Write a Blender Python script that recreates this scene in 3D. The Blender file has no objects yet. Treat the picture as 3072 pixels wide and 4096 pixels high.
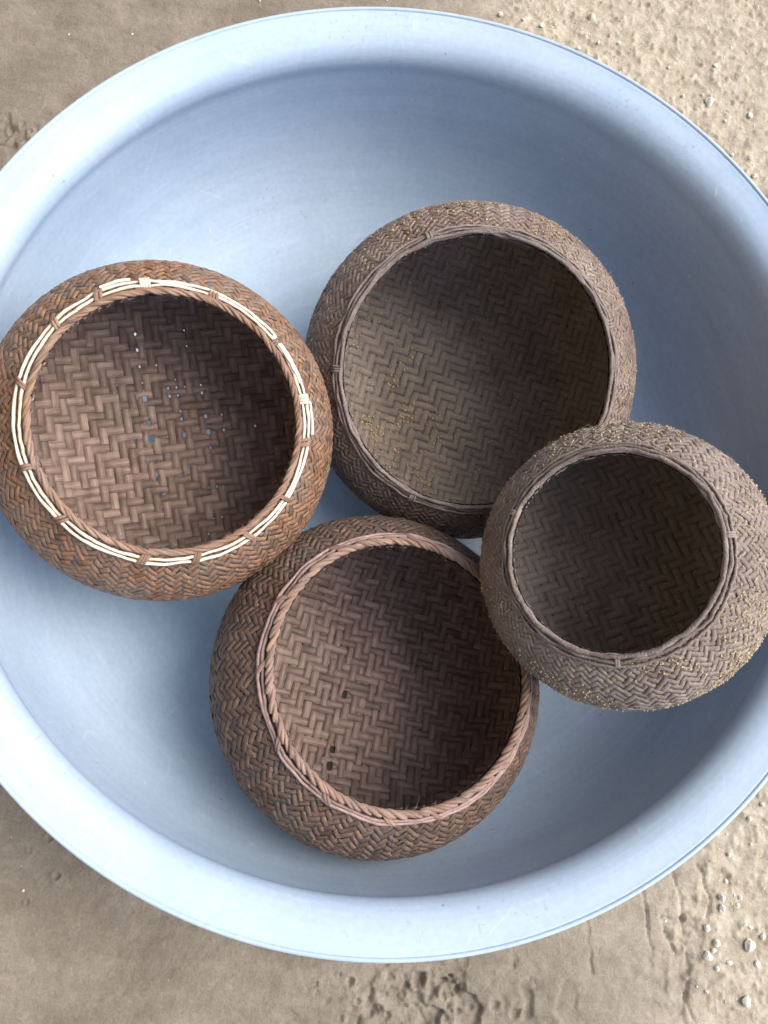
import bpy, math, random
import numpy as np
from mathutils import Matrix, Vector
random.seed(7); rng = np.random.default_rng(7)
S = bpy.context.scene; COL = S.collection
GZ = 0.185                      # height of the rim plane above the soil

# ------------------------------------------------------------------ camera
cd = bpy.data.cameras.new('camera'); cam = bpy.data.objects.new('camera', cd); COL.objects.link(cam)
cam.location = (-0.03795, -0.13579, 0.45243 + GZ)
cam.rotation_euler = (0.18339, -0.06486, 0)
cd.sensor_fit = 'VERTICAL'; cd.sensor_height = 24; cd.lens = 24 * 3094 / 4096
cd.clip_start = 0.01; cd.clip_end = 500
S.camera = cam

# ------------------------------------------------------------------ light
SUN_EL, SUN_AZ = math.radians(50), math.radians(7)     # azimuth measured from +x towards +y
w = bpy.data.worlds.new('World'); S.world = w; w.use_nodes = True
nt = w.node_tree; bg = nt.nodes['Background']
sky = nt.nodes.new('ShaderNodeTexSky'); sky.sky_type = 'NISHITA'; sky.sun_disc = False
sky.sun_elevation = SUN_EL; sky.sun_rotation = math.pi/2 - SUN_AZ
sky.air_density = 1.0; sky.dust_density = 3.0; sky.ozone_density = 1.0
nt.links.new(sky.outputs[0], bg.inputs[0]); bg.inputs[1].default_value = 0.15
ld = bpy.data.lights.new('sun', 'SUN'); ld.energy = 1.55; ld.angle = math.radians(45); ld.color = (1, .95, .87)
sun = bpy.data.objects.new('sun', ld); COL.objects.link(sun)
sd = Vector((math.cos(SUN_EL)*math.cos(SUN_AZ), math.cos(SUN_EL)*math.sin(SUN_AZ), math.sin(SUN_EL)))
sun.rotation_euler = (-sd).to_track_quat('-Z', 'Y').to_euler(); sun.location = sd*3
S.view_settings.view_transform = 'Standard'; S.view_settings.look = 'None'
S.view_settings.exposure = 0.86; S.view_settings.gamma = 1

# ------------------------------------------------------------------ helpers
def mesh(name, V, Q, mat=None, uv=None, smooth=True, tri=False):
    """V (n,3) array, Q (m,4) or (m,3) array of faces."""
    V = np.asarray(V, np.float32); Q = np.asarray(Q, np.int32)
    me = bpy.data.meshes.new(name); k = Q.shape[1]
    me.vertices.add(len(V)); me.vertices.foreach_set('co', V.ravel())
    me.loops.add(Q.size); me.loops.foreach_set('vertex_index', Q.ravel())
    me.polygons.add(len(Q)); me.polygons.foreach_set('loop_start', np.arange(0, Q.size, k, dtype=np.int32))
    me.polygons.foreach_set('use_smooth', np.full(len(Q), smooth))
    if uv is not None:
        l = me.uv_layers.new(name='UVMap'); l.data.foreach_set('uv', np.asarray(uv, np.float32)[Q.ravel()].ravel())
    me.update(calc_edges=True); me.validate()
    if mat: me.materials.append(mat)
    return me
def link(name, me, parent=None, loc=None):
    o = bpy.data.objects.new(name, me); COL.objects.link(o)
    if parent is not None: o.parent = parent
    if loc is not None: o.location = loc
    return o
def tag(o, label=None, cat=None, group=None, kind=None):
    if label: o['label'] = label
    if cat: o['category'] = cat
    if group: o['group'] = group
    if kind: o['kind'] = kind
    return o
def tube(P, r, n=6, closed=False, uvs=1.0):
    """swept tube along points P (k,3), radius r scalar or array -> V, Q, UV"""
    P = np.asarray(P, float); k = len(P); r = np.broadcast_to(np.asarray(r, float), (k,))
    T = np.roll(P, -1, 0) - np.roll(P, 1, 0)
    if not closed: T[0] = P[1]-P[0]; T[-1] = P[-1]-P[-2]
    T /= np.linalg.norm(T, axis=1)[:, None] + 1e-12
    up = np.array([0, 0, 1.]); 
    A = np.cross(T, up); bad = np.linalg.norm(A, axis=1) < .2
    A[bad] = np.cross(T[bad], [1, 0, 0.]); A /= np.linalg.norm(A, axis=1)[:, None]
    B = np.cross(T, A)
    a = np.linspace(0, 2*np.pi, n, endpoint=False)
    V = P[:, None] + r[:, None, None]*(np.cos(a)[None, :, None]*A[:, None] + np.sin(a)[None, :, None]*B[:, None])
    L = np.concatenate([[0], np.cumsum(np.linalg.norm(np.diff(P, axis=0), axis=1))])
    UV = np.stack([np.repeat(L[:, None], n, 1), np.broadcast_to(a/(2*np.pi)*.01, (k, n))], 2)
    kk = k if closed else k-1
    i = np.arange(kk)[:, None]; j = np.arange(n)[None]
    i2 = (i+1) % k; j2 = (j+1) % n
    Q = np.stack([i*n+j, i2*n+j, i2*n+j2, i*n+j2], 2).reshape(-1, 4)
    return V.reshape(-1, 3), Q, UV.reshape(-1, 2)
def join(parts):
    Vs, Qs, Us, o = [], [], [], 0
    for V, Q, U in parts:
        Vs.append(V); Qs.append(Q+o); Us.append(U); o += len(V)
    return np.vstack(Vs), np.vstack(Qs), np.vstack(Us)

def hash2(ix, iy, seed):
    ix, iy = np.asarray(ix), np.asarray(iy)
    h = (ix.astype(np.int64)*374761393 + iy.astype(np.int64)*668265263 + seed*1442695041) & 0xffffffff
    h = ((h ^ (h >> 13))*1274126177) & 0xffffffff
    return ((h ^ (h >> 16)) & 0xffff)/65535.0
def vnoise(x, y, seed=0):
    ix, iy = np.floor(x), np.floor(y); fx, fy = x-ix, y-iy
    fx = fx*fx*(3-2*fx); fy = fy*fy*(3-2*fy)
    a = hash2(ix, iy, seed); b = hash2(ix+1, iy, seed); c = hash2(ix, iy+1, seed); d = hash2(ix+1, iy+1, seed)
    return (a*(1-fx)+b*fx)*(1-fy) + (c*(1-fx)+d*fx)*fy
def fbm(x, y, oct=4, seed=0, gain=.5):
    s = 0; a = 1; t = 0
    for o in range(oct):
        s = s + a*vnoise(x*2**o, y*2**o, seed+o*17); t += a; a *= gain
    return s/t
def smooth01(x, a, b):
    t = np.clip((x-a)/(b-a), 0, 1); return t*t*(3-2*t)

# ------------------------------------------------------------------ materials
class NB:
    def __init__(s, name):
        s.m = bpy.data.materials.new(name); s.m.use_nodes = True; s.t = s.m.node_tree; s.b = s.t.nodes['Principled BSDF']
    def n(s, ty, ins=None, **kw):
        nd = s.t.nodes.new('ShaderNode'+ty)
        for k, v in kw.items(): setattr(nd, k, v)
        for k, v in (ins or {}).items():
            if hasattr(v, 'links'): s.t.links.new(v, nd.inputs[k])
            else: nd.inputs[k].default_value = v
        return nd
    def ramp(s, fac, stops, interp='LINEAR'):
        nd = s.n('ValToRGB', {0: fac}); nd.color_ramp.interpolation = interp; e = nd.color_ramp.elements
        while len(e) < len(stops): e.new(.5)
        for x, (p, c) in zip(e, stops): x.position = p; x.color = (*c, 1) if len(c) == 3 else c
        return nd.outputs[0]
    def mix(s, f, a, b, bt='MIX'):
        nd = s.t.nodes.new('ShaderNodeMix'); nd.data_type = 'RGBA'; nd.blend_type = bt
        for i, v in ((0, f), (6, a), (7, b)):
            if hasattr(v, 'links'): s.t.links.new(v, nd.inputs[i])
            else: nd.inputs[i].default_value = v if i == 0 else ((*v, 1) if len(v) == 3 else v)
        return nd.outputs[2]
    def math(s, op, a, b=0.0, clamp=False):
        nd = s.n('Math', {0: a, 1: b}, operation=op); nd.use_clamp = clamp; return nd.outputs[0]
    def set(s, **kw):
        for k, v in kw.items():
            k = k.replace('_', ' ')
            if hasattr(v, 'links'): s.t.links.new(v, s.b.inputs[k])
            else: s.b.inputs[k].default_value = (*v, 1) if isinstance(v, tuple) and len(v) == 3 else v
        return s.m
G = lambda v: (v, v, v)

def strip_mat(name, cols, dust, dust_amt, rough=.55, grain=1.0, fleck=None, fleck_amt=0.0):
    """bamboo strip: colour per strip, fibre streaks along it, dust in patches"""
    b = NB(name); uv = b.n('UVMap').outputs[0]; oc = b.n('TexCoord').outputs['Object']
    rnd = b.n('ObjectInfo').outputs['Random']
    seg = b.n('TexNoise', {'Vector': b.n('Mapping', {0: uv, 3: (95, 30, 1)}).outputs[0], 'Scale': 1.0, 'Detail': 2.0}) if False else None
    off = b.n('CombineXYZ', {0: b.math('MULTIPLY', rnd, 37.0), 1: b.math('MULTIPLY', rnd, 91.0)}).outputs[0]
    uvo = b.n('VectorMath', {0: uv, 1: off}, operation='ADD').outputs[0]
    along = b.n('TexNoise', {'Vector': b.n('Mapping', {0: uvo, 3: (85, 25, 0)}).outputs[0], 'Scale': 1.0, 'Detail': 3.0}).outputs[0]
    fib = b.n('TexNoise', {'Vector': b.n('Mapping', {0: uvo, 3: (60, 1700, 1)}).outputs[0], 'Scale': 1.0, 'Detail': 3.0, 'Roughness': .6}).outputs[0]
    pick = b.math('ADD', b.math('MULTIPLY', rnd, .5), b.math('MULTIPLY', b.math('SUBTRACT', along, .36), 1.7), True)
    c = b.ramp(pick, [(i/(len(cols)-1), k) for i, k in enumerate(cols)])
    c = b.mix(.75*grain, c, b.ramp(fib, [(.28, G(.35)), (.5, G(.85)), (.72, G(1.45))]), 'MULTIPLY')
    dn = b.n('TexNoise', {'Vector': oc, 'Scale': 28.0, 'Detail': 5.0, 'Roughness': .65}).outputs[0]
    df = b.math('MULTIPLY', b.ramp(dn, [(.35, G(0)), (.65, G(1))]), dust_amt)
    fine = b.n('TexNoise', {'Vector': oc, 'Scale': 900.0, 'Detail': 2.0}).outputs[0]
    df = b.math('MULTIPLY', df, b.ramp(fine, [(.3, G(.35)), (.6, G(1))]), True)
    c = b.mix(df, c, dust)
    if fleck:
        fn = b.n('TexNoise', {'Vector': oc, 'Scale': 520.0, 'Detail': 3.0, 'Roughness': .7}).outputs[0]
        fl = b.math('MULTIPLY', b.ramp(fn, [(.57, G(0)), (.63, G(1))]), b.ramp(dn, [(.40, G(.1)), (.6, G(1))]))
        c = b.mix(b.math('MULTIPLY', fl, fleck_amt, True), c, fleck)
    bump = b.n('Bump', {'Strength': .35, 'Distance': .0006, 'Height': fib}).outputs[0]
    return b.set(Base_Color=c, Roughness=rough, Normal=bump, Specular_IOR_Level=.35)

def simple_mat(name, cols, rough=.7, scale=60., bump=.3, spec=.3):
    b = NB(name); oc = b.n('TexCoord').outputs['Object']; rnd = b.n('ObjectInfo').outputs['Random']
    n1 = b.n('TexNoise', {'Vector': oc, 'Scale': scale, 'Detail': 5.0, 'Roughness': .65}).outputs[0]
    n2 = b.n('TexNoise', {'Vector': oc, 'Scale': scale*9, 'Detail': 3.0}).outputs[0]
    f = b.math('ADD', b.math('MULTIPLY', rnd, .4), b.math('MULTIPLY', b.math('SUBTRACT', n1, .2), 1.0), True)
    c = b.ramp(f, [(i/max(1, len(cols)-1), k) for i, k in enumerate(cols)])
    c = b.mix(.5, c, b.ramp(n2, [(.3, G(.5)), (.7, G(1.3))]), 'MULTIPLY')
    bp = b.n('Bump', {'Strength': bump, 'Distance': .0008, 'Height': n2}).outputs[0]
    return b.set(Base_Color=c, Roughness=rough, Normal=bp, Specular_IOR_Level=spec)

# ------------------------------------------------------------------ ground
CRACKS = [[(.163,-.335),(.164,-.356),(.165,-.378)], [(.209,-.318),(.211,-.334),(.210,-.345),(.213,-.362)],
          [(.232,-.300),(.239,-.329),(.240,-.352)], [(.241,-.359),(.243,-.379),(.237,-.398),(.246,-.420)], [(.222,-.336),(.226,-.35),(.231,-.362)],
          [(.02,-.392),(.03,-.4),(.04,-.42)], [(-.21,.42),(-.18,.405),(-.16,.396)], [(.255,-.30),(.262,-.325),(.259,-.34)]]
PITS = [(.031,-.378,.0066,1.4),(.054,-.385,.0100,1.0),(-.022,-.378,.0037,1.2),(-.048,-.379,.0024,1),(-.03,-.373,.0024,1),(-.007,-.397,.0080,.8),
        (0,-.387,.0024,1),(-.029,-.402,.0024,1),(.059,-.402,.0041,1),(.103,-.403,.0051,1),(.005,-.403,.0041,1),(-.265,-.318,.0024,1),
        (-.245,-.3,.0033,.8),(-.266,-.282,.002,.8),(-.252,-.273,.0033,.6),(.088,-.398,.0041,1),(-.334,.331,.0041,.8),(-.316,.329,.0028,1),
        (-.017,-.391,.0029,1.2),(.019,-.374,.0024,1),(.07,-.40,.003,1),(.045,-.372,.002,1),(.01,-.376,.002,1),(.24,-.34,.003,1)]
def ground_h(X, Y):
    wx = X + .02*(fbm(X*9, Y*9, 3, 3)-.5); wy = Y + .02*(fbm(X*9+7, Y*9, 3, 5)-.5)
    h = .010*(fbm(wx*5, wy*5, 4, 11)-.5) + .0038*(fbm(wx*26, wy*44, 4, 21)-.5) + .0012*(fbm(wx*120, wy*150, 3, 31)-.5)
    # sandy, gritty soil to the right and top right; smoothed mud to the left
    edge = X - np.where(Y > 0, .11 - .00*Y, .235 + .015*np.sin(Y*60)) + .02*(fbm(X*22, Y*22, 3, 41)-.5)
    sand = smooth01(edge, -.012, .02)
    h = h + sand*(.0034*(fbm(X*60, Y*60, 4, 51, .55)-.5) + .0022*(np.maximum(fbm(X*210, Y*210, 2, 61)-.55, 0)*3))
    # broken patch below the rim and at the left edge
    br = np.exp(-(((X-.045)/.085)**2 + ((Y+.405)/.036)**2)) + .9*np.exp(-(((X+.345)/.03)**2+((Y-.322)/.02)**2)) + .55*np.exp(-(((X-.235)/.02)**2+((Y+.37)/.05)**2))
    r = fbm(wx*70, wy*70, 4, 71, .55)
    h = h - br*.0058*smooth01(r, .46, .58) + br*.004*(fbm(X*160, Y*160, 3, 75)-.5)
    for (cx, cy, rr, k) in PITS:
        d = np.sqrt((X-cx)**2 + (Y-cy)**2)
        d = d + rr*.9*(fbm(X*260, Y*260, 3, 81)-.5)
        h = h - k*rr*.65*(1-smooth01(d, rr*.35, rr*.95)) + .0008*np.exp(-((d-rr*1.15)/(rr*.3))**2)
    jx = X + .0035*(fbm(X*130, Y*130, 3, 91)-.5)
    for L in CRACKS:
        for (a, b_) in zip(L[:-1], L[1:]):
            ax, ay = a; dx, dy = b_[0]-ax, b_[1]-ay; t = np.clip(((jx-ax)*dx+(Y-ay)*dy)/(dx*dx+dy*dy), 0, 1)
            d = np.sqrt((jx-ax-t*dx)**2+(Y-ay-t*dy)**2)
            h = h - .0022*np.exp(-(d/.0009)**2)*smooth01(vnoise(X*90, Y*90, 97), .15, .45)
    flat = smooth01(np.sqrt(X*X+Y*Y), .16, .27)
    ground_h.dry = .55*smooth01(edge, -.16, .04) + .45*smooth01(edge + .03*(fbm(X*40, Y*40, 3, 43)-.5), -.03, .05)
    return h*flat - .0035 + 0*X, sand, br
def axis_pts(inner, step, outer, n):
    a = np.arange(-inner, inner+step/2, step); g = inner*np.geomspace(1, outer/inner, n)[1:]
    return np.concatenate([-g[::-1], a, g])
gx = axis_pts(.41, .00135, 60, 26); gy = axis_pts(.53, .00135, 60, 26); gy = gy[(gy < -.531) | (gy > -.47)]
X, Y = np.meshgrid(gx, gy); H, SD, BRK = ground_h(X, Y); SD = ground_h.dry.copy()
far = smooth01(np.maximum(np.abs(X), np.abs(Y)), .5, 1.0); H = H*(1-far) - .0035*far
V = np.stack([X, Y, H], 2).reshape(-1, 3); nx, ny = len(gx), len(gy)
i = np.arange(ny-1)[:, None]*nx + np.arange(nx-1)[None]; Q = np.stack([i, i+1, i+nx+1, i+nx], 2).reshape(-1, 4)
Q = Q[np.hypot(V[Q[:, 0], 0], V[Q[:, 0], 1]) > .235]        # nothing to see where the basin stands; a plain patch closes it
def ground_mat():
    b = NB('soil'); oc = b.n('TexCoord').outputs['Object']
    sd_ = b.n('Attribute', attribute_name='sand').outputs['Fac']
    big = b.n('TexNoise', {'Vector': oc, 'Scale': 9.0, 'Detail': 6.0, 'Roughness': .6}).outputs[0]
    st = b.n('TexNoise', {'Vector': b.n('Mapping', {0: oc, 2: (0, 0, .5), 3: (22, 60, 1)}).outputs[0], 'Scale': 1.0, 'Detail': 5.0, 'Roughness': .6}).outputs[0]
    fine = b.n('TexNoise', {'Vector': oc, 'Scale': 420.0, 'Detail': 4.0, 'Roughness': .7}).outputs[0]
    mid = b.n('TexNoise', {'Vector': oc, 'Scale': 80.0, 'Detail': 5.0, 'Roughness': .7}).outputs[0]
    mud = b.ramp(big, [(.30, (.200, .174, .138)), (.5, (.260, .229, .186)), (.7, (.310, .275, .225))])
    mud = b.mix(.55, mud, b.ramp(st, [(.3, G(.70)), (.7, G(1.2))]), 'MULTIPLY')
    sand = b.ramp(mid, [(.3, (.34, .293, .215)), (.5, (.45, .397, .305)), (.72, (.56, .508, .41))])
    c = b.mix(sd_, mud, sand)
    c = b.mix(.6, c, b.ramp(fine, [(.25, G(.72)), (.75, G(1.25))]), 'MULTIPLY')
    # pale mineral flecks
    vo = b.n('TexVoronoi', {'Vector': oc, 'Scale': 260.0}); fl = b.ramp(vo.outputs['Distance'], [(.10, G(1)), (.2, G(0))])
    sel = b.ramp(b.n('SeparateColor', {0: vo.outputs['Color']}).outputs[0], [(.86, G(0)), (.9, G(1))])
    amt = b.math('MULTIPLY', b.math('MULTIPLY', fl, sel), b.math('ADD', b.math('MULTIPLY', sd_, .6), .12))
    c = b.mix(amt, c, (.66, .60, .48))
    hh = b.math('ADD', b.math('MULTIPLY', fine, .5), b.math('ADD', mid, b.math('MULTIPLY', st, .8)))
    bp = b.n('Bump', {'Strength': .7, 'Distance': .0022, 'Height': hh}).outputs[0]
    return b.set(Base_Color=c, Roughness=.9, Normal=bp, Specular_IOR_Level=.15)
gm = mesh('soil_ground', V, Q, ground_mat())
at = gm.attributes.new('sand', 'FLOAT', 'POINT'); at.data.foreach_set('value', (SD*(1-far)+.5*far).ravel().astype(np.float32))
tag(link('ground', gm), kind='structure')
Vp, Qp = (lambda a: (np.vstack([[0, 0, -.0042], np.stack([.245*np.cos(a), .245*np.sin(a), 0*a-.0042], 1)]), np.stack([0*np.arange(48), np.arange(48)+1, (np.arange(48)+1) % 48+1], 1)))(np.linspace(0, 2*np.pi, 49)[:-1])
patch = mesh('ground_patch', Vp, Qp, gm.materials[0]); tag(link('ground', patch), kind='structure')
def gh(x, y): return float(ground_h(np.array([[x]]), np.array([[y]]))[0][0, 0])

# pebbles
PEB = [(.207,.4768,.0053),(.1163,.4721,.0033),(.1387,.4682,.0029),(.1563,.4626,.0033),(.3172,.3878,.0061),(.3112,.3956,.002),(.292,.3933,.0029),(.3571,.3757,.0037),(.3318,.3688,.002),(.3262,.428,.0029),(.2801,.4246,.0024),(.232,.4481,.0029),(.355,.311,.0033),(.3354,.3333,.0024),(.192,.4406,.0024),(.2112,.4469,.002),
       (.2711,-.3239,.0040),(.287,-.3248,.0024),(.2846,-.3302,.0024),(.2582,-.3466,.0036),(.2912,-.3595,.0066),(.2653,-.3578,.0045),(.2573,-.3673,.0045),(.275,-.3725,.0029),(.2644,-.376,.0029),(.2966,-.3736,.0037),(.2858,-.4001,.0057),(.2544,-.3923,.002),(.2805,-.2927,.0024),(.2996,-.2656,.0029),(.3112,-.2548,.0029),(.3032,-.3541,.0029),(.2769,-.3128,.002),(.2889,-.3446,.002),(.2941,-.3474,.002),(.2625,-.3631,.0029),(.2705,-.3316,.0045)]
LAB = {2: 'tiny pale pebble just above the top rim, second of a short row',
       3: 'small pale pebble just above the top rim, third of a short row', 6: 'small pebble on the sand left of the largest upper right pebble',
       8: 'small pale pebble on the sand just below the largest upper right one', 9: 'pale pebble on the upper right sand straight above the largest one',
       10: 'faint buff pebble midway between basin rim and upper right corner', 13: 'small pebble at the right rim, next above the one tucked against it',
       29: 'pale pebble by the lower right rim, second from the top there', 30: 'uppermost pale pebble on the sand right of the lower rim',
       27: 'small round pebble alone, left of the slanted one near the bottom corner', 25: 'pale pebble at the right edge under the biggest rough one',
       23: 'right one of two small pebbles below the lower right gravel cluster', 24: 'left one of two small pebbles below the lower right gravel cluster',
       0: 'oval whitish pebble standing alone on the sand above the basin rim', 4: 'largest pale pebble on the sand right of the basin top',
       7: 'pale pebble near the right edge beside the upper basin rim', 1: 'whitish pebble touching the top rim of the basin',
       12: 'pale pebble tucked against the upper right rim of the basin', 16: 'bright pebble uppermost in the lower right gravel cluster',
       20: 'biggest rough pale pebble at the lower right edge of the sand', 26: 'slanted whitish pebble nearest the bottom right corner',
       21: 'cream pebble at the left of the lower right gravel cluster', 22: 'flat cream pebble below another in the lower right gravel', 
       14: 'small white pebble peeking over the upper right rim', 36: 'dull buff pebble below the bright one in lower right gravel'}
pm = simple_mat('pebble_stone', [(.70, .64, .53), (.82, .77, .67), (.90, .87, .80)], .7, 120., .3)
def rock(seed, n=2):
    import bmesh
    bm = bmesh.new(); bmesh.ops.create_icosphere(bm, subdivisions=n, radius=.5)
    r = random.Random(seed); ph = [r.uniform(0, 6) for _ in range(6)]
    for v in bm.verts:
        c = v.co.normalized()
        k = 1 + .2*math.sin(3.1*c.x+ph[0])*math.sin(2.7*c.y+ph[1]) + .10*math.sin(5.3*c.z+ph[2]+c.x*2) + .12*math.sin(9*c.x+ph[3])*math.sin(8*c.y+ph[4])
        v.co = c*.5*k; v.co.z *= .75
    me = bpy.data.meshes.new('pebble'); bm.to_mesh(me); bm.free(); me.materials.append(pm); return me
RK = [rock(s) for s in range(6)]
for k, (x, y, d) in enumerate(PEB):
    d *= 1.5
    o = link('pebble', RK[k % 6], None, (x, y, gh(x, y)+d*.22))
    o.scale = (d*random.uniform(.8, 1.05), d*random.uniform(.85, 1.25), d); o.rotation_euler = (random.uniform(-.4, .4), random.uniform(-.4, .4), random.uniform(0, 6))
    tag(o, LAB.get(k, 'small pale pebble scattered on the sandy soil at the upper right' if y > 0 else 'small pale pebble scattered on the sandy soil at the lower right'), 'pebble', 'pale pebbles on the sandy soil')
sx, sy = -.115, .474
V_, Q_, U_ = tube(np.array([(0, 0, 0), (.004, .006, .0006), (.0085, .0125, .0002)]), .0007, 5)
o = link('straw', mesh('straw', V_, Q_, simple_mat('dry_straw', [(.55, .45, .26), (.7, .6, .38)], .7)), None, (sx, sy, gh(sx, sy)+.001)); tag(o, 'short pale straw lying on the soil above the basin rim', 'straw')
# grit: uncountable
gv, gq, n0 = [], [], 0
OCT = np.array([(1,0,0),(0,1,0),(-1,0,0),(0,-1,0),(0,0,1),(0,0,-1)], float); OF = np.array([(0,1,4),(1,2,4),(2,3,4),(3,0,4),(1,0,5),(2,1,5),(3,2,5),(0,3,5)])
def grains(P, S_, aspect=.7, rg=rng):
    n = len(P); R_ = rg.normal(size=(n, 3, 3)); Qm, _ = np.linalg.qr(R_)
    sc = S_[:, None, None]*(1 + aspect*(rg.random((n, 6, 1))-.5))
    V = P[:, None] + np.einsum('nij,kj->nki', Qm, OCT)*sc
    F = (np.arange(n)[:, None, None]*6 + OF[None]).reshape(-1, 3)
    return V.reshape(-1, 3), F
N = 5200; px = rng.uniform(-.42, .42, N); py = rng.uniform(-.48, .52, N)
_h, _s, _b = ground_h(px[None], py[None]); keep = (np.hypot(px, py) > .27) & (rng.random(N) < _s[0]*.8 + .05)
P = np.stack([px, py, _h[0]+.0002], 1)[keep]
Vg, Fg = grains(P, .0004 + .0011*rng.random(len(P))**3)
tag(link('sand_grit', mesh('sand_grit', Vg, Fg, pm, smooth=False)), 'fine pale grit strewn over the sandy soil', 'grit', kind='stuff')

# ------------------------------------------------------------------ basin
def basin_mats():
    out = []
    for nm in ('aluminium_inside', 'aluminium_rim'):
        b = NB(nm); oc = b.n('TexCoord').outputs['Object']
        sep = b.n('SeparateXYZ', {0: oc}); x, y, z = sep.outputs
        ang = b.math('ARCTAN2', y, x); rad = b.math('SQRT', b.math('ADD', b.math('MULTIPLY', x, x), b.math('MULTIPLY', y, y)))
        pol = b.n('CombineXYZ', {0: b.math('MULTIPLY', ang, 2.2), 1: b.math('MULTIPLY', rad, 420.0), 2: b.math('MULTIPLY', z, 420.0)}).outputs[0]
        spun = b.n('TexNoise', {'Vector': pol, 'Scale': 1.0, 'Detail': 3.0, 'Roughness': .6}).outputs[0]
        cloud = b.n('TexNoise', {'Vector': oc, 'Scale': 9.0, 'Detail': 5.0, 'Roughness': .6}).outputs[0]
        fine = b.n('TexNoise', {'Vector': oc, 'Scale': 260.0, 'Detail': 3.0}).outputs[0]
        c = b.ramp(cloud, [(.28, (.405, .54, .70)), (.5, (.455, .585, .735)), (.72, (.49, .615, .755))])
        c = b.mix(.35, c, b.ramp(fine, [(.3, G(.86)), (.7, G(1.1))]), 'MULTIPLY')
        c = b.mix(.3, c, b.ramp(spun, [(.3, G(.88)), (.7, G(1.1))]), 'MULTIPLY')
        wide = b.n('TexNoise', {'Vector': b.n('Mapping', {0: pol, 3: (.8, .12, .12)}).outputs[0], 'Scale': 1.0, 'Detail': 4.0, 'Roughness': .6}).outputs[0]
        c = b.mix(.32, c, b.ramp(wide, [(.3, G(.84)), (.7, G(1.12))]), 'MULTIPLY')
        dk = b.n('TexNoise', {'Vector': oc, 'Scale': 300.0, 'Detail': 2.0, 'Roughness': .5}).outputs[0]
        dirt = b.math('MULTIPLY', b.ramp(dk, [(.66, G(0)), (.72, G(1))]), b.ramp(b.n('TexNoise', {'Vector': oc, 'Scale': 11.0, 'Detail': 3.0}).outputs[0], [(.45, G(0)), (.65, G(1))]))
        c = b.mix(b.math('MULTIPLY', dirt, .45), c, (.30, .31, .33))
        for q_, ro_ in ((5.0, .4), (8.0, 2.2)):      # hairline scratches
            ln = b.n('TexNoise', {'Vector': b.n('Mapping', {0: oc, 2: (0, 0, ro_), 3: (q_, q_*.25, q_)}).outputs[0], 'Scale': 3.0, 'Detail': .5}).outputs[0]
            lm = b.ramp(b.n('TexNoise', {'Vector': oc, 'Scale': 26.0+q_, 'Detail': 1.0}).outputs[0], [(.55, G(0)), (.63, G(1))])
            hl = b.math('MULTIPLY', b.ramp(ln, [(.495, G(0)), (.5, G(1)), (.505, G(0))]), lm)
            c = b.mix(b.math('MULTIPLY', hl, .2), c, (.82, .87, .92))
        # short scuffs and dirt specks
        vo = b.n('TexVoronoi', {'Vector': b.n('Mapping', {0: oc, 2: (.3, .2, .7), 3: (150, 30, 60)}).outputs[0], 'Scale': 1.0})
        vb = b.n('TexVoronoi', {'Vector': b.n('Mapping', {0: oc, 2: (.2, .5, 2.1), 3: (190, 26, 60)}).outputs[0], 'Scale': 1.0})
        hit = lambda q: b.math('MULTIPLY', b.ramp(q.outputs['Distance'], [(.06, G(1)), (.15, G(0))]), b.ramp(b.n('SeparateColor', {0: q.outputs['Color']}).outputs[0], [(.88, G(0)), (.93, G(1))]))
        worn = b.ramp(b.n('TexNoise', {'Vector': oc, 'Scale': 14.0, 'Detail': 2.0}).outputs[0], [(.45, G(.1)), (.62, G(1))])
        sc = b.math('MULTIPLY', b.math('ADD', hit(vo), hit(vb), True), worn)
        c = b.mix(b.math('MULTIPLY', sc, .4), c, (.86, .9, .95))
        v2 = b.n('TexVoronoi', {'Vector': oc, 'Scale': 95.0})
        sp = b.math('MULTIPLY', b.ramp(v2.outputs['Distance'], [(.05, G(1)), (.11, G(0))]), b.ramp(b.n('SeparateColor', {0: v2.outputs['Color']}).outputs[1], [(.90, G(0)), (.94, G(1))]))
        c = b.mix(b.math('MULTIPLY', sp, .6), c, (.22, .22, .24))
        rg_ = b.ramp(cloud, [(.3, G(.55)), (.7, G(.68))])
        bp = b.n('Bump', {'Strength': .12, 'Distance': .0006, 'Height': b.math('ADD', spun, fine)}).outputs[0]
        out.append(b.set(Base_Color=c, Roughness=rg_, Metallic=.12, Normal=bp))
    return out
M_IN, M_RIM = basin_mats()
def lathe(prof, n=240, wob=None):
    prof = np.asarray(prof, float); k = len(prof); a = np.linspace(0, 2*np.pi, n, endpoint=False)
    V = np.stack([prof[:, None, 0]*np.cos(a), prof[:, None, 0]*np.sin(a), np.repeat(prof[:, 1:2], n, 1)], 2)
    if wob is not None: V = wob(V, a)
    i = np.arange(k-1)[:, None]; j = np.arange(n)[None]; j2 = (j+1) % n
    Q = np.stack([i*n+j, i*n+j2, (i+1)*n+j2, (i+1)*n+j], 2).reshape(-1, 4)
    return V.reshape(-1, 3), Q
def dents(V, a):
    r = np.hypot(V[..., 0], V[..., 1]); d = .0005*np.sin(3*a+1)+.0003*np.sin(5*a+2)
    f = 1 + (d/np.maximum(r, .05))*smooth01(r, .15, .28); V[..., 0] *= f; V[..., 1] *= f
    return V
def wallz(r): return -.024 - .151*(1-(r/.272)**3.0)**(1/3.0)
rr = .272*np.sin(np.linspace(0, 1, 60)*np.pi/2)**.8; rr[0] = .0005
inner = [(r, wallz(min(r, .27199))) for r in rr[:-1]]
shoulder = [(.2738, -.0400), (.2742, -.0345), (.2738, -.0300), (.2727, -.0265), (.2718, -.0235), (.2717, -.0205), (.2725, -.0170), (.2741, -.0138), (.2764, -.0110), (.2793, -.0087), (.2828, -.0067), (.2868, -.0052), (.2910, -.0039), (.2950, -.0026), (.2975, -.0016)]
T = .0014
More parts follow.
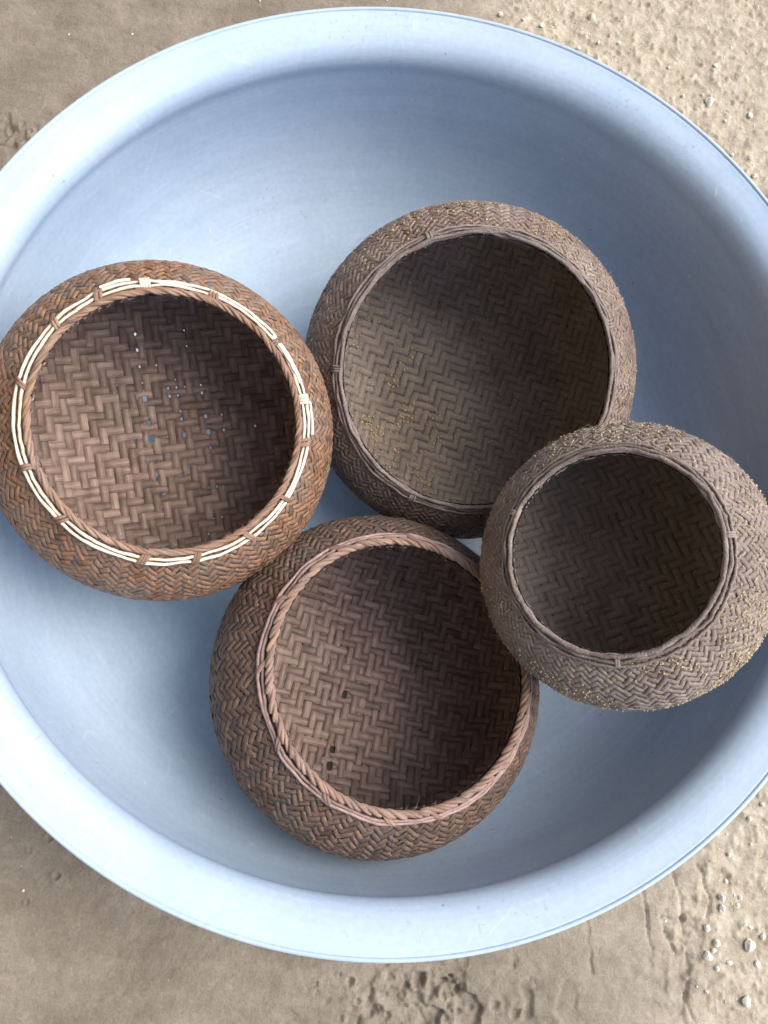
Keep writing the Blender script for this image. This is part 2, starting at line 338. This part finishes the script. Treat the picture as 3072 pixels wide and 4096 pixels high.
inner = [(r+.0022*smooth01(r, .25, .2735), z) for r, z in inner if z < -.046]
up = inner + shoulder
P_ = np.array(up); d_ = np.gradient(P_, axis=0); d_ /= np.linalg.norm(d_, axis=1)[:, None]
under = [(max(.0005, r + d[1]*T), z - d[0]*T) for (r, z), d in zip(up, d_)][::-1]
root = bpy.data.objects.new('metal_basin', None); COL.objects.link(root); root.location = (0, 0, .008)
tag(root, 'large round blue grey aluminium basin on bare soil holding four baskets', 'basin')
OZ = GZ - .008
Vb, Qb = lathe([(r, z+OZ) for r, z in up + under], n=300, wob=dents); link('basin_body', mesh('basin_body', Vb, Qb[:, ::-1], M_IN), root)
a = np.linspace(0, 2*np.pi, 13)[:-1]
bead = [(.2977+.0014*math.cos(t), -.0023+.0014*math.sin(t)) for t in np.append(a, a[0])]
Vb, Qb = lathe([(r, z+OZ) for r, z in bead], wob=dents); link('rolled_edge', mesh('rolled_edge', Vb, Qb[:, ::-1], M_RIM), root)
ft = [(.11, -.1752), (.112, -.184), (.118, -.184), (.12, -.172)]
Vb, Qb = lathe([(r, z+OZ+.001) for r, z in ft]); link('foot_ring', mesh('foot_ring', Vb, Qb, M_IN), root)

# ------------------------------------------------------------------ mud house added out of view to shade the basin
def slab(x0, x1, y0, y1, z0, z1, nseg=12):
    import itertools
    V = np.array(list(itertools.product((x0, x1), (y0, y1), (z0, z1))), float)
    return V, np.array([(0, 1, 3, 2), (4, 6, 7, 5), (0, 4, 5, 1), (2, 3, 7, 6), (0, 2, 6, 4), (1, 5, 7, 3)])
mudw = simple_mat('mud_plaster', [(.20, .165, .125), (.27, .225, .175), (.33, .28, .22)], .95, 9., .5)
hr = bpy.data.objects.new('added_shade_house', None); COL.objects.link(hr); hr.location = (-1.0, 1, 0)
tag(hr, 'added mud wall and eaves, unseen, put in to shade the basin', 'house')
V_, Q_ = slab(-.30, 0, -4.5, 3.5, -.05, 2.3); link('wall', mesh('wall', V_, Q_, mudw, smooth=False), hr)  # added, never in view, cuts off light from the left
V_, Q_ = slab(-1.2, .95, -4.7, 3.7, 2.3, 2.42); link('shade_roof', mesh('shade_roof', V_, Q_, mudw, smooth=False), hr)

# ------------------------------------------------------------------ baskets
CR, BOT = .66, .55
class Shell:
    """surface of revolution in basket coordinates, origin under the base"""
    def __init__(s, R, ro, inset=0.0):
        th_b = -math.asin(BOT/CR); th_o = math.acos(ro/R)
        th = np.linspace(th_b, th_o, 200)
        r = R*np.cos(th); z = CR*R*np.sin(th) + BOT*R
        r = np.concatenate([np.linspace(0, r[0], 60)[:-1], r]); z = np.concatenate([np.zeros(59), z])
        # round the corner at the base
        for _ in range(120):
            r[1:-1] = .25*r[:-2]+.5*r[1:-1]+.25*r[2:]; z[1:-1] = .25*z[:-2]+.5*z[1:-1]+.25*z[2:]
        dr, dz = np.gradient(r), np.gradient(z); l = np.hypot(dr, dz); nr, nz = dz/l, -dr/l     # outward normal
        r = r - nr*inset; z = z - nz*inset; r[0] = 0
        s.r, s.z, s.nr, s.nz = r, z, nr, nz
        s.s = np.concatenate([[0], np.cumsum(np.hypot(np.diff(r), np.diff(z)))]); s.L = s.s[-1]
        q = np.zeros_like(s.s); k = 25
        q[k:] = np.concatenate([[0], np.cumsum(np.diff(s.s[k:])/(.5*(r[k+1:]+r[k:-1])))]); s.q = q; s.k = k
    def at(s, ss, ph, h=0.0):
        r = np.interp(ss, s.s, s.r); z = np.interp(ss, s.s, s.z); nr = np.interp(ss, s.s, s.nr); nz = np.interp(ss, s.s, s.nz)
        R_ = r + h*nr
        return np.stack([R_*np.cos(ph), R_*np.sin(ph), z + h*nz], -1)
    def s_of_q(s, q): return np.interp(q, s.q[s.k:], s.s[s.k:])
    def s_of_r_top(s, r):
        i = np.argmax(s.r); return np.interp(-r, -s.r[i:], s.s[i:])

def ribbon_faces(n):
    key = n
    if key not in ribbon_faces.c:
        i = np.arange(n-1)[:, None]*5; j = np.arange(5)[None]; j2 = (j+1) % 5
        ribbon_faces.c[key] = np.stack([i+j, i+5+j, i+5+j2, i+j2], 2).reshape(-1, 4)
    return ribbon_faces.c[key]
ribbon_faces.c = {}
def cross(hw_l, hw_r, hgt, th, crown):
    """5 points: bottom left, top left, top mid, top right, bottom right : (offset, height)"""
    o = np.stack([-hw_l*.98, -hw_l, (hw_r-hw_l)*.5, hw_r, hw_r*.98], 1)
    h = np.stack([hgt-th, hgt-th*.15, hgt+crown, hgt-th*.15, hgt-th], 1)
    return o, h

def warped(coord, seed, amp):
    return amp*(2*vnoise(coord*.35, coord*0+seed*1.7, 5)-1)

def build_basket(name, label, c, R, ro, tilt, spin, mats, pin=.0064, NO=96, holes=(), base_shell=True, relief=1.0, seed=1, flip=1, rev=0):
    rg = np.random.default_rng(seed); rp = random.Random(seed)
    n = np.array([math.sin(tilt[0]), math.sin(tilt[1]), math.sqrt(1-math.sin(tilt[0])**2-math.sin(tilt[1])**2)])
    u = np.cross([0, 1, 0], n); u /= np.linalg.norm(u); v = np.cross(n, u)
    Mx = Matrix(((u[0], v[0], n[0]), (u[1], v[1], n[1]), (u[2], v[2], n[2]))).to_4x4() @ Matrix.Rotation(spin, 4, 'Z')
    rt = bpy.data.objects.new(name, None); COL.objects.link(rt)
    org = np.array(c) + [0, 0, GZ] - n*BOT*R
    rt.matrix_world = Matrix.Translation(Vector(org)) @ Mx
    tag(rt, label, 'basket', 'woven bamboo baskets in the basin')
    outer = Shell(R, ro, .0012); core = Shell(R, ro, .0030); inn = Shell(R, ro, .0048)
    # dark lining between the two weaves (added sheet that blocks light through the gaps)
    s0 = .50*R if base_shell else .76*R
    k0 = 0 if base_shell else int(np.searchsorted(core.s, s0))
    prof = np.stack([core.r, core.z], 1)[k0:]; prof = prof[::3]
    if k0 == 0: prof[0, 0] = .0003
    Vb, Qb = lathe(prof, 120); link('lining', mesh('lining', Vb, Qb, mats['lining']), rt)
    # ---- inner weave: a flat twill mat pressed into the bowl
    Lm = inn.L - .001; nI = int(Lm/pin)
    hol = set(holes)
    a_ = .00048; th = .0007
    for fam in (0, 1):
        for i_ in range(-nI, nI+1):
            vv = i_*pin; half = math.sqrt(max(0, Lm*Lm - vv*vv)); m = int(half/pin)
            if m < 2: continue
            js = np.arange(-m, m+1)
            samp = np.sort(np.concatenate([js-.30, js+.30])); jj = np.round(samp).astype(int)
            ii = i_
            if rev:   # herringbone: diagonal turns round every few strips
                blk = (jj if fam == 0 else np.full_like(jj, ii))
                row = (np.full_like(jj, ii) if fam == 0 else jj)
                tri_ = np.abs(((blk + 400) % (2*rev)) - rev)
                over = ((row + tri_) % 4) < 2
            else:
                over = ((flip*ii + jj) % 4) < 2 if fam == 0 else ((flip*jj + ii) % 4) < 2
            rr_, cc_ = (np.full_like(jj, ii), jj) if fam == 0 else (jj, np.full_like(jj, ii))
            over = over ^ (hash2(rr_+500, cc_+500, seed) < .045)      # a weaver's slips
            over = over if fam == 0 else ~over
            hgt = relief*np.where(over, -a_, a_) + .0001*rg.standard_normal(len(samp))             # inside faces towards the axis: negative normal
            wd = .470*pin*(1 + .075*rg.standard_normal())
            wl = np.full(len(samp), wd); wr = np.full(len(samp), wd)
            wl = wl*(1+.05*rg.standard_normal(len(samp))*.4); wr = wr*(1+.05*rg.standard_normal(len(samp))*.4)
            if not base_shell:
                wl = np.maximum(wl, .505*pin); wr = np.maximum(wr, .505*pin)
            for (hi, hj, hs) in hol:
                # hole lies between rows hi, hi+1 and columns hj, hj+1
                A_, B_ = (hi, hj) if fam == 0 else (hj, hi)
                if i_ == A_: wr = np.where(np.abs(samp-(B_+.5)) < .45, pin*(.5-min(.46, hs*(1.5 if hi < 6 else .9))*(.75 if fam else 1)), wr)
                if i_ == A_+1: wl = np.where(np.abs(samp-(B_+.5)) < .45, pin*(.5-min(.46, hs*(1.5 if hi < 6 else .9))*(.75 if fam else 1)), wl)
            cen = vv + warped(samp, i_+fam*50+seed*7, .10*pin if base_shell else .02*pin)
            o_, h_ = cross(wl, wr, np.zeros(len(samp)), th, .00022)
            ac = samp*pin
            across = cen[:, None] + o_; alongc = np.repeat(ac[:, None], 5, 1)
            U, W = (alongc, across) if fam == 0 else (across, alongc)
            ss = np.hypot(U, W); ph = np.arctan2(W, U); ss = np.minimum(ss, Lm)
            hh = hgt[:, None] - h_
            V3 = inn.at(ss, ph, hh)
            uv = np.stack([alongc, o_ + .013*i_], 2)
            link('inner_strip', mesh('inner_strip', V3.reshape(-1, 3), ribbon_faces(len(samp)), mats['inner'], uv.reshape(-1, 2)), rt)
    # ---- outer weave: two families of spiral strips
    q0 = float(np.interp(s0, outer.s, outer.q)); q1 = outer.q[-1]
    dq = math.pi/NO; m = int((q1-q0)/dq)
    for fam in (0, 1):
        for i_ in range(NO):
            js = np.arange(0, m+1); samp = np.sort(np.concatenate([js-.27, js+.27])); samp = samp[(samp > 0)]
            samp = np.append(samp, (q1-q0)/dq); jj = np.round(samp).astype(int)
            i0 = i_ if fam == 0 else (i_ - jj)           # strip of family 0 met at this crossing
            over = ((2*i0 + jj) % 4) < 2
            over = over ^ (hash2(i0 % NO, jj, seed+77) < .05)
            if fam == 1: over = ~over
            # (2i+m)%4 pattern gives two over, two under
            qq = q0 + samp*dq; ss = outer.s_of_q(qq)
            rloc = np.interp(ss, outer.s, outer.r)
            wid = rloc*2*math.pi/NO/math.sqrt(2)*.5*(.90+.07*rg.standard_normal())
            wid = wid*(1+.07*rg.standard_normal(len(samp)))
            hgt = relief*np.where(over, .00045, -.00045) + .00018*rg.standard_normal(len(samp))
            o_, h_ = cross(wid, wid*(1+.08*rg.standard_normal(len(samp))), hgt, .0007, .00020)
            sg = 1 if fam == 0 else -1
            ph = (i_*2*math.pi/NO + sg*(qq-qq[0]+samp[0]*dq) + .25*dq*(2*vnoise(samp*.3, samp*0+i_*3.1+fam*9, seed)-1))
            # offset across the strip: 45 degree direction on the surface
            du = o_/math.sqrt(2)
            S2 = ss[:, None] - sg*du*1.0; P2 = ph[:, None] + du/rloc[:, None]
            S2 = np.clip(S2, 0, outer.L)
            V3 = outer.at(S2, P2, h_)
            al = np.concatenate([[0], np.cumsum(np.diff(ss))])*1.414
            uv = np.stack([np.repeat(al[:, None], 5, 1), o_ + .011*i_], 2)
            link('outer_strip', mesh('outer_strip', V3.reshape(-1, 3), ribbon_faces(len(samp)), mats['outer'], uv.reshape(-1, 2)), rt)
    return rt, outer, inn, rg, rp

def ring(outer, d, h, rad, a0=0, a1=2*math.pi, n=200, wob=.0003, seed=0, nseg=6):
    """a hoop lying on the outer surface, d metres down from the mouth, lifted h"""
    closed = abs(a1-a0-2*math.pi) < 1e-6
    a = np.linspace(a0, a1, n, endpoint=not closed)
    w1 = (wob*(2*vnoise(np.cos(a)*6+9, np.sin(a)*6+9, seed)-1) + wob*.6*(2*vnoise(np.cos(a)*21+40, np.sin(a)*21+40, seed+3)-1))
    w2 = wob*.7*(2*vnoise(np.cos(a)*9+9, np.sin(a)*9+30, seed+5)-1)
    dd = outer.L - d + w1
    return tube(outer.at(np.minimum(dd, outer.L), a, h + w2 + np.where(dd > outer.L, 0, 0)), rad*(1+.12*np.sin(a*17+seed)), nseg, closed)
def lip_ring(outer, rad, dr, dz, n=200, wob=.0004, seed=0, nseg=8):
    a = np.linspace(0, 2*np.pi, n, endpoint=False)
    w = wob*(2*vnoise(np.cos(a)*8+9, np.sin(a)*8+9, seed)-1)
    e = outer.at(np.full(n, outer.L), a, 0); r0 = np.hypot(e[0, 0], e[0, 1])
    P = np.stack([(r0+dr+w)*np.cos(a), (r0+dr+w)*np.sin(a), np.full(n, e[0, 2]+dz)+w*.7], 1)
    return tube(P, rad*(1+.1*np.sin(a*23+seed)), nseg, True)
def wraps(outer, K, name, mat, parent, rp, r_c=0.0025, dr=.0015, dz=.0005, lean=.8, ln=.0085, fat=.0017, arc=(-.5, 3.4), idx=None, rgj=.12):
    """slanted lashings passing over the lip, one object each"""
    e = outer.at(np.array([outer.L]), np.array([0.]), 0)[0]; r0 = math.hypot(e[0], e[1]); z0 = e[2]
    for k in (range(K) if idx is None else idx):
        a0 = 2*math.pi*(k + rp.uniform(-rgj, rgj))/K; t = np.linspace(arc[0], arc[1], 9)
        rc = r_c*rp.uniform(.9, 1.15); span = ln/r0*lean*rp.uniform(.85, 1.2)
        ph = a0 + span*(t-t[0])/(t[-1]-t[0])
        rad_ = r0 + dr - rc*np.cos(t); zz = z0 + dz + rc*np.sin(t)*.95
        P = np.stack([rad_*np.cos(ph), rad_*np.sin(ph), zz], 1)
        f = fat*rp.uniform(.85, 1.15)*(.45+.55*np.sin(np.linspace(.12, .88, 9)*math.pi)**.6)
        V, Q, U = tube(P, f, 7); link(name, mesh(name, V, Q, mat, U), parent)
def hairs(outer, inn, n, rg, length=(.004, .012), d=(0, .03), rad=.00014):
    parts = []
    for _ in range(n):
        a = rg.uniform(0, 2*np.pi); s = outer.L - rg.uniform(*d); p = outer.at(np.array([s]), np.array([a]), .0008)[0]
        q = outer.at(np.array([s]), np.array([a]), .0018)[0]; nrm = (q-p)/.001
        t = rg.normal(size=3); t -= nrm*(t@nrm); t /= np.linalg.norm(t)
        L = rg.uniform(*length); b2 = rg.normal(size=3)*.35; x = np.linspace(0, 1, 6)[:, None]
        P = p + t*L*x + nrm*L*(rg.uniform(.05, .6)*x*(1-.4*x)) + b2*L*x*x*.6
        parts.append(tube(P, rad*(1.2-.9*x[:, 0]), 3))
    return join(parts)
def binding(outer, a, d0, d1, name, mat, parent, rp, rad=.0011, h=.0022, turns=2, skew=.0):
    """a short lashing across the strands from d0 to d1 below the lip; turns are side by side in one piece"""
    parts = []
    for k in range(turns):
        off = (k-(turns-1)/2)*rad*1.5/.08
        t = np.linspace(0, 1, 9); s = outer.L - (d0 + (d1-d0)*t)
        ph = a + off + skew*(t-.5) + rp.uniform(-.006, .006)
        hh = -.0004 + h*np.sin(t*math.pi)**.55
        parts.append(tube(outer.at(s, ph, hh), rad*(.7+.3*np.sin(t*math.pi)), 6))
    V, Q, U = join(parts); return link(name, mesh(name, V, Q, mat, U), parent)

shade_backing_m = simple_mat('dark_shade_backing', [(.030, .022, .016), (.06, .045, .034)], .9)  # dark sheet colour stands in for shade between the weaves
# 1: reddish brown basket with cream strands
m1 = dict(inner=strip_mat('brown_split_bamboo_inside', [(.115, .077, .062), (.20, .134, .107), (.30, .208, .170), (.40, .295, .243)], (.27, .22, .18), .35, .5),
          outer=strip_mat('chestnut_split_bamboo', [(.075, .05, .04), (.18, .10, .06), (.34, .17, .085), (.22, .15, .11), (.46, .25, .12)], (.25, .205, .175), .55, .45),
          lining=shade_backing_m)
holes1 = [(13, -2, 0.2), (11, -2, 0.2), (9, -2, 0.16), (7, -2, 0.12), (6, -2, 0.12), (5, -2, 0.22), (2, -2, 0.18), (0, -2, 0.32), (-3, -2, 0.09), (-4, -2, 0.1), (-5, -2, 0.18), (-7, -2, 0.16), (-9, -2, 0.1), (-14, -2, 0.1), (9, 0, 0.11), (7, 2, 0.1), (6, 2, 0.15), (6, 1, 0.15), (5, 1, 0.13), (5, 2, 0.09), (3, 2, 0.11), (2, 2, 0.15), (0, 2, 0.2), (2, 5, 0.15), (0, 5, 0.2), (6, 5, 0.12), (5, 5, 0.1), (6, 3, 0.09), (0, 7, 0.12), (2, 7, 0.08), (0, 11, 0.1), (-2, 5, 0.1), (-4, 2, 0.11), (-5, 1, 0.08), (-7, 4, 0.09), (-7, 5, 0.1), (0, -4, 0.1), (7, -5, 0.11), (13, 4, 0.09), (13, 6, 0.1), (11, 4, 0.08), (12, 11, 0.08), (0, 0, 0.09), (-11, 4, 0.08), (-11, 5, 0.08), (-13, 3, 0.08)]
b1, o1, i1, rg1, rp1 = build_basket('woven_basket', 'reddish brown woven basket with cream rattan strands tied round its mouth, leftmost',
      (-.14635, .0056, -.03566), .10934, .0756, (.23905, -.15527), math.radians(12), m1, pin=.0057, NO=112, holes=holes1, base_shell=False, seed=3)
rope_m = strip_mat('rope_fibre_brown', [(.13, .075, .05), (.27, .15, .09), (.36, .22, .15), (.42, .29, .22)], (.36, .29, .25), .5, .7)
cream = simple_mat('cream_rattan', [(.62, .48, .30), (.86, .79, .64), (.93, .90, .82)], .4, 30., .1, .5)
wraps(o1, 96, 'rope_twist', rope_m, b1, rp1, r_c=.0013, dr=.0012, dz=.0002, lean=2.6, ln=.0056, fat=.00105, rgj=.6)
V, Q, U = lip_ring(o1, .0015, .0013, .0000, seed=2); link('rope_core', mesh('rope_core', V, Q, rope_m, U), b1)
V, Q, U = ring(o1, .0045, .0022, .00098, wob=.0006, seed=4); link('rattan_strand', mesh('rattan_strand', V, Q, cream, U), b1)
V, Q, U = ring(o1, .0078, .0024, .00098, wob=.0006, seed=8); link('rattan_strand', mesh('rattan_strand', V, Q, cream, U), b1)
ANG = [103, 75, 42, -4, -30, -52, -76, -97, -133, -157, 170, 142, 122]
for k, dg in enumerate(ANG):
    a = math.radians(dg - 12)
    if k == 0: continue
    binding(o1, a, .0008, .0110, 'lashing', rope_m, b1, rp1, rad=.0011, h=.0038, turns=rp1.choice([2, 3]), skew=rp1.uniform(-.08, .08))
for dg in (103, 15):
    a = math.radians(dg-12)
    kn = binding(o1, a, .0022, .0108, 'strand_knot', cream, b1, rp1, rad=.0010, h=.0046, turns=4)
for (a0, a1, d, sd_) in ((72, 101, .0062, 3), (22, 45, .0048, 7), (108, 120, .0102, 9), (0, 14, .0100, 5)):
    V, Q, U = ring(o1, d, .0034, .0009, math.radians(a0-12), math.radians(a1-12), 40, .0006, sd_); link('loose_strand', mesh('loose_strand', V, Q, cream, U), b1)
V, Q, U = hairs(o1, i1, 110, rg1); o = link('frayed_fibre', mesh('frayed_fibre', V, Q, rope_m, U), b1); tag(o, kind='stuff')

# 2: large dusty basket
m2 = dict(inner=strip_mat('dusty_bamboo_inside', [(.14, .112, .092), (.20, .165, .138), (.26, .218, .182)], (.30, .256, .225), 1.0, .85, .5, (.44, .345, .21), .7),
          outer=strip_mat('dusty_bamboo_outside', [(.11, .077, .065), (.18, .128, .108), (.24, .17, .14), (.29, .19, .135)], (.32, .265, .23), .65, .75, .8, (.58, .47, .31), .9),
          lining=shade_backing_m)
b2, o2, i2, rg2, rp2 = build_basket('woven_basket', 'widest dusty brown basket, farthest back, golden husk dust inside its left wall',
      (.05938, .06865, -.08858), .12333, .0911, (-.06329, -.33023), math.radians(-17), m2, pin=.0062, NO=128, seed=5, relief=.65)
hoop_m = simple_mat('weathered_hoop', [(.13, .10, .088), (.29, .24, .215), (.46, .40, .37)], .75, 90., .9)
for k, (d, h, r_) in enumerate(((.0004, .0010, .0012), (.0034, .0013, .0010), (.0062, .0013, .0009))):
    V, Q, U = ring(o2, d, h, r_, wob=.0011, seed=20+k); link('rim_hoop', mesh('rim_hoop', V, Q, hoop_m, U), b2)
V, Q, U = lip_ring(o2, .0014, .0010, -.0005, wob=.0011, seed=31); link('rim_hoop', mesh('rim_hoop', V, Q, hoop_m, U), b2)
for dg in (178, 243, 20, 110):
    binding(o2, math.radians(dg+17), -.0, .0095, 'lashing', hoop_m, b2, rp2, rad=.0009, h=.0030, turns=3)
V, Q, U = hairs(o2, i2, 200, rg2, (.003, .010), (0, .06)); tag(link('frayed_fibre', mesh('frayed_fibre', V, Q, hoop_m, U), b2), kind='stuff')

# 3: tilted brown basket
m3 = dict(inner=strip_mat('brown_bamboo_inside', [(.125, .084, .070), (.205, .140, .117), (.285, .20, .170), (.35, .258, .222)], (.24, .19, .16), .35, .5),
          outer=strip_mat('brown_bamboo_outside', [(.075, .052, .042), (.13, .082, .06), (.19, .12, .085), (.28, .17, .105)], (.17, .145, .13), .6, .55),
          lining=shade_backing_m)
b3, o3, i3, rg3, rp3 = build_basket('woven_basket', 'brown basket with a plaited rim and small holes in its weave, lowest in the photo',
      (-.006, -.15122, -.08366), .11413, .08174, (.22515, .12076), math.radians(-14), m3, pin=.0057, NO=112, seed=9, rev=9,
      holes=[(-2, -2, 0.4), (-9, -2, 0.3), (-11, -2, 0.3)])
braid_m = strip_mat('plaited_rim_fibre', [(.15, .095, .075), (.27, .17, .13), (.36, .23, .17), (.44, .28, .17)], (.36, .29, .26), .5, .7)
wraps(o3, 96, 'plait_wrap', braid_m, b3, rp3, r_c=.0017, dr=.0020, dz=.0002, lean=1.9, ln=.0070, fat=.00130, arc=(-.6, 3.2), rgj=.35)
V, Q, U = lip_ring(o3, .0019, .0018, 0, seed=33); link('rope_core', mesh('rope_core', V, Q, braid_m, U), b3)
pink_m = simple_mat('pinkish_cane', [(.24, .16, .14), (.40, .28, .25), (.52, .40, .36)], .55, 40., .4)
for k, (d, h, r_) in enumerate(((.0056, .0018, .0011), (.0082, .0018, .0011))):
    V, Q, U = ring(o3, d, h, r_, wob=.0008, seed=40+k); link('rim_hoop', mesh('rim_hoop', V, Q, pink_m, U), b3)
for dg in (150, 178, 208, 236, 262, 282, 318, 350, 25, 52, 84, 118):
    binding(o3, math.radians(dg+14), .001, .0106, 'lashing', braid_m, b3, rp3, rad=.0012, h=.0030, turns=2, skew=.12)
V, Q, U = hairs(o3, i3, 170, rg3, (.003, .011), (0, .05)); tag(link('frayed_fibre', mesh('frayed_fibre', V, Q, pink_m, U), b3), kind='stuff')

lint = []
for _ in range(260):
    a = math.radians(14) + rg3.normal(1.25, .38); sL = i3.L - rg3.uniform(.004, .05); p = i3.at(np.array([sL]), np.array([a]), -.001)[0]
    q_ = i3.at(np.array([sL]), np.array([a]), -.002)[0]; nn = (q_-p)/.001; t_ = rg3.normal(size=3); t_ -= nn*(t_@nn); t_ /= np.linalg.norm(t_); x_ = np.linspace(0, 1, 6)[:, None]; L_ = rg3.uniform(.002, .007)
    lint.append(tube(p + t_*L_*x_ + nn*L_*.5*x_*(1-x_) + rg3.normal(size=3)*L_*.5*x_*x_, .00013, 3))
V, Q, U = join(lint); tag(link('lint', mesh('lint', V, Q, hoop_m, U), b3), kind='stuff')

# 4: small dusty basket leaning at the right
m4 = dict(inner=strip_mat('dark_dusty_bamboo_inside', [(.16, .132, .112), (.215, .18, .152), (.27, .23, .195)], (.28, .24, .21), 1.1, .85, .4, (.36, .285, .19), .6),
          outer=strip_mat('grey_dusty_bamboo_outside', [(.15, .115, .098), (.225, .178, .155), (.30, .245, .215)], (.36, .305, .27), .7, .75, .7, (.60, .48, .31), .7),
          lining=shade_backing_m)
b4, o4, i4, rg4, rp4 = build_basket('woven_basket', 'smallest grey brown basket, leaning at the right over two others, yellow dust in its weave',
      (.13765, -.07977, -.00889), .08887, .0584, (-.4731, .04942), math.radians(20), m4, pin=.0055, NO=100, seed=13, relief=.6)
for k, (d, h, r_) in enumerate(((.0006, .0010, .0013), (.0036, .0013, .0011), (.0062, .0013, .0009))):
    V, Q, U = ring(o4, d, h, r_, wob=.0009, seed=60+k); link('rim_hoop', mesh('rim_hoop', V, Q, hoop_m, U), b4)
V, Q, U = lip_ring(o4, .0012, .0009, -.0004, wob=.0009, seed=66); link('rim_hoop', mesh('rim_hoop', V, Q, hoop_m, U), b4)
for dg in (135, 250, 345):
    binding(o4, math.radians(dg), 0, .008, 'lashing', hoop_m, b4, rp4, rad=.0008, h=.0026, turns=3)
V, Q, U = hairs(o4, i4, 120, rg4, (.003, .008), (0, .05)); tag(link('frayed_fibre', mesh('frayed_fibre', V, Q, hoop_m, U), b4), kind='stuff')

# golden husk dust caught in the weave
gold = simple_mat('golden_husk', [(.40, .30, .15), (.58, .45, .24), (.74, .64, .44)], .8, 200., .2)
def dusting(parent, sh, rg, n, srange, inside, focus, size, clump=38., seed=0):
    s = rg.uniform(*srange, n)*sh.L; a = rg.uniform(0, 2*np.pi, n)
    P = sh.at(s, a, (-.0011 if inside else .0008) + 0*s)
    cl = fbm(P[:, 0]*clump+9, P[:, 1]*clump+P[:, 2]*clump+9, 3, seed)
    ok = rg.random(n) < np.clip((cl-.40)*4.0, .02, 1)*focus(a, s/sh.L)
    P = P[ok]; V, F = grains(P, size[0] + (size[1]-size[0])*rg.random(len(P))**3, rg=rg)
    tag(link('husk_dust', mesh('husk_dust', V, F, gold, smooth=False), parent), kind='stuff')
wrapa = lambda a, c: np.abs((a-c+np.pi) % (2*np.pi)-np.pi)
dusting(b2, i2, rg2, 34000, (.15, .85), True, lambda a, s: np.exp(-(wrapa(a, math.radians(210+17))/.75)**2)*np.exp(-((s-.52)/.25)**2)+.04, (.0003, .0012), seed=4, clump=60.)
dusting(b2, o2, rg2, 9000, (.62, .97), False, lambda a, s: np.exp(-(wrapa(a, math.radians(70+17))/1.0)**2)+.08, (.00025, .0009), seed=6)
dusting(b4, o4, rg4, 15000, (.40, .97), False, lambda a, s: .35+.65*np.exp(-(wrapa(a, math.radians(-60-20))/1.3)**2), (.00025, .0009), seed=8)
dusting(b4, i4, rg4, 7000, (.2, .95), True, lambda a, s: .3+.7*np.exp(-(wrapa(a, math.radians(200-20))/.9)**2), (.0002, .0006), seed=9)
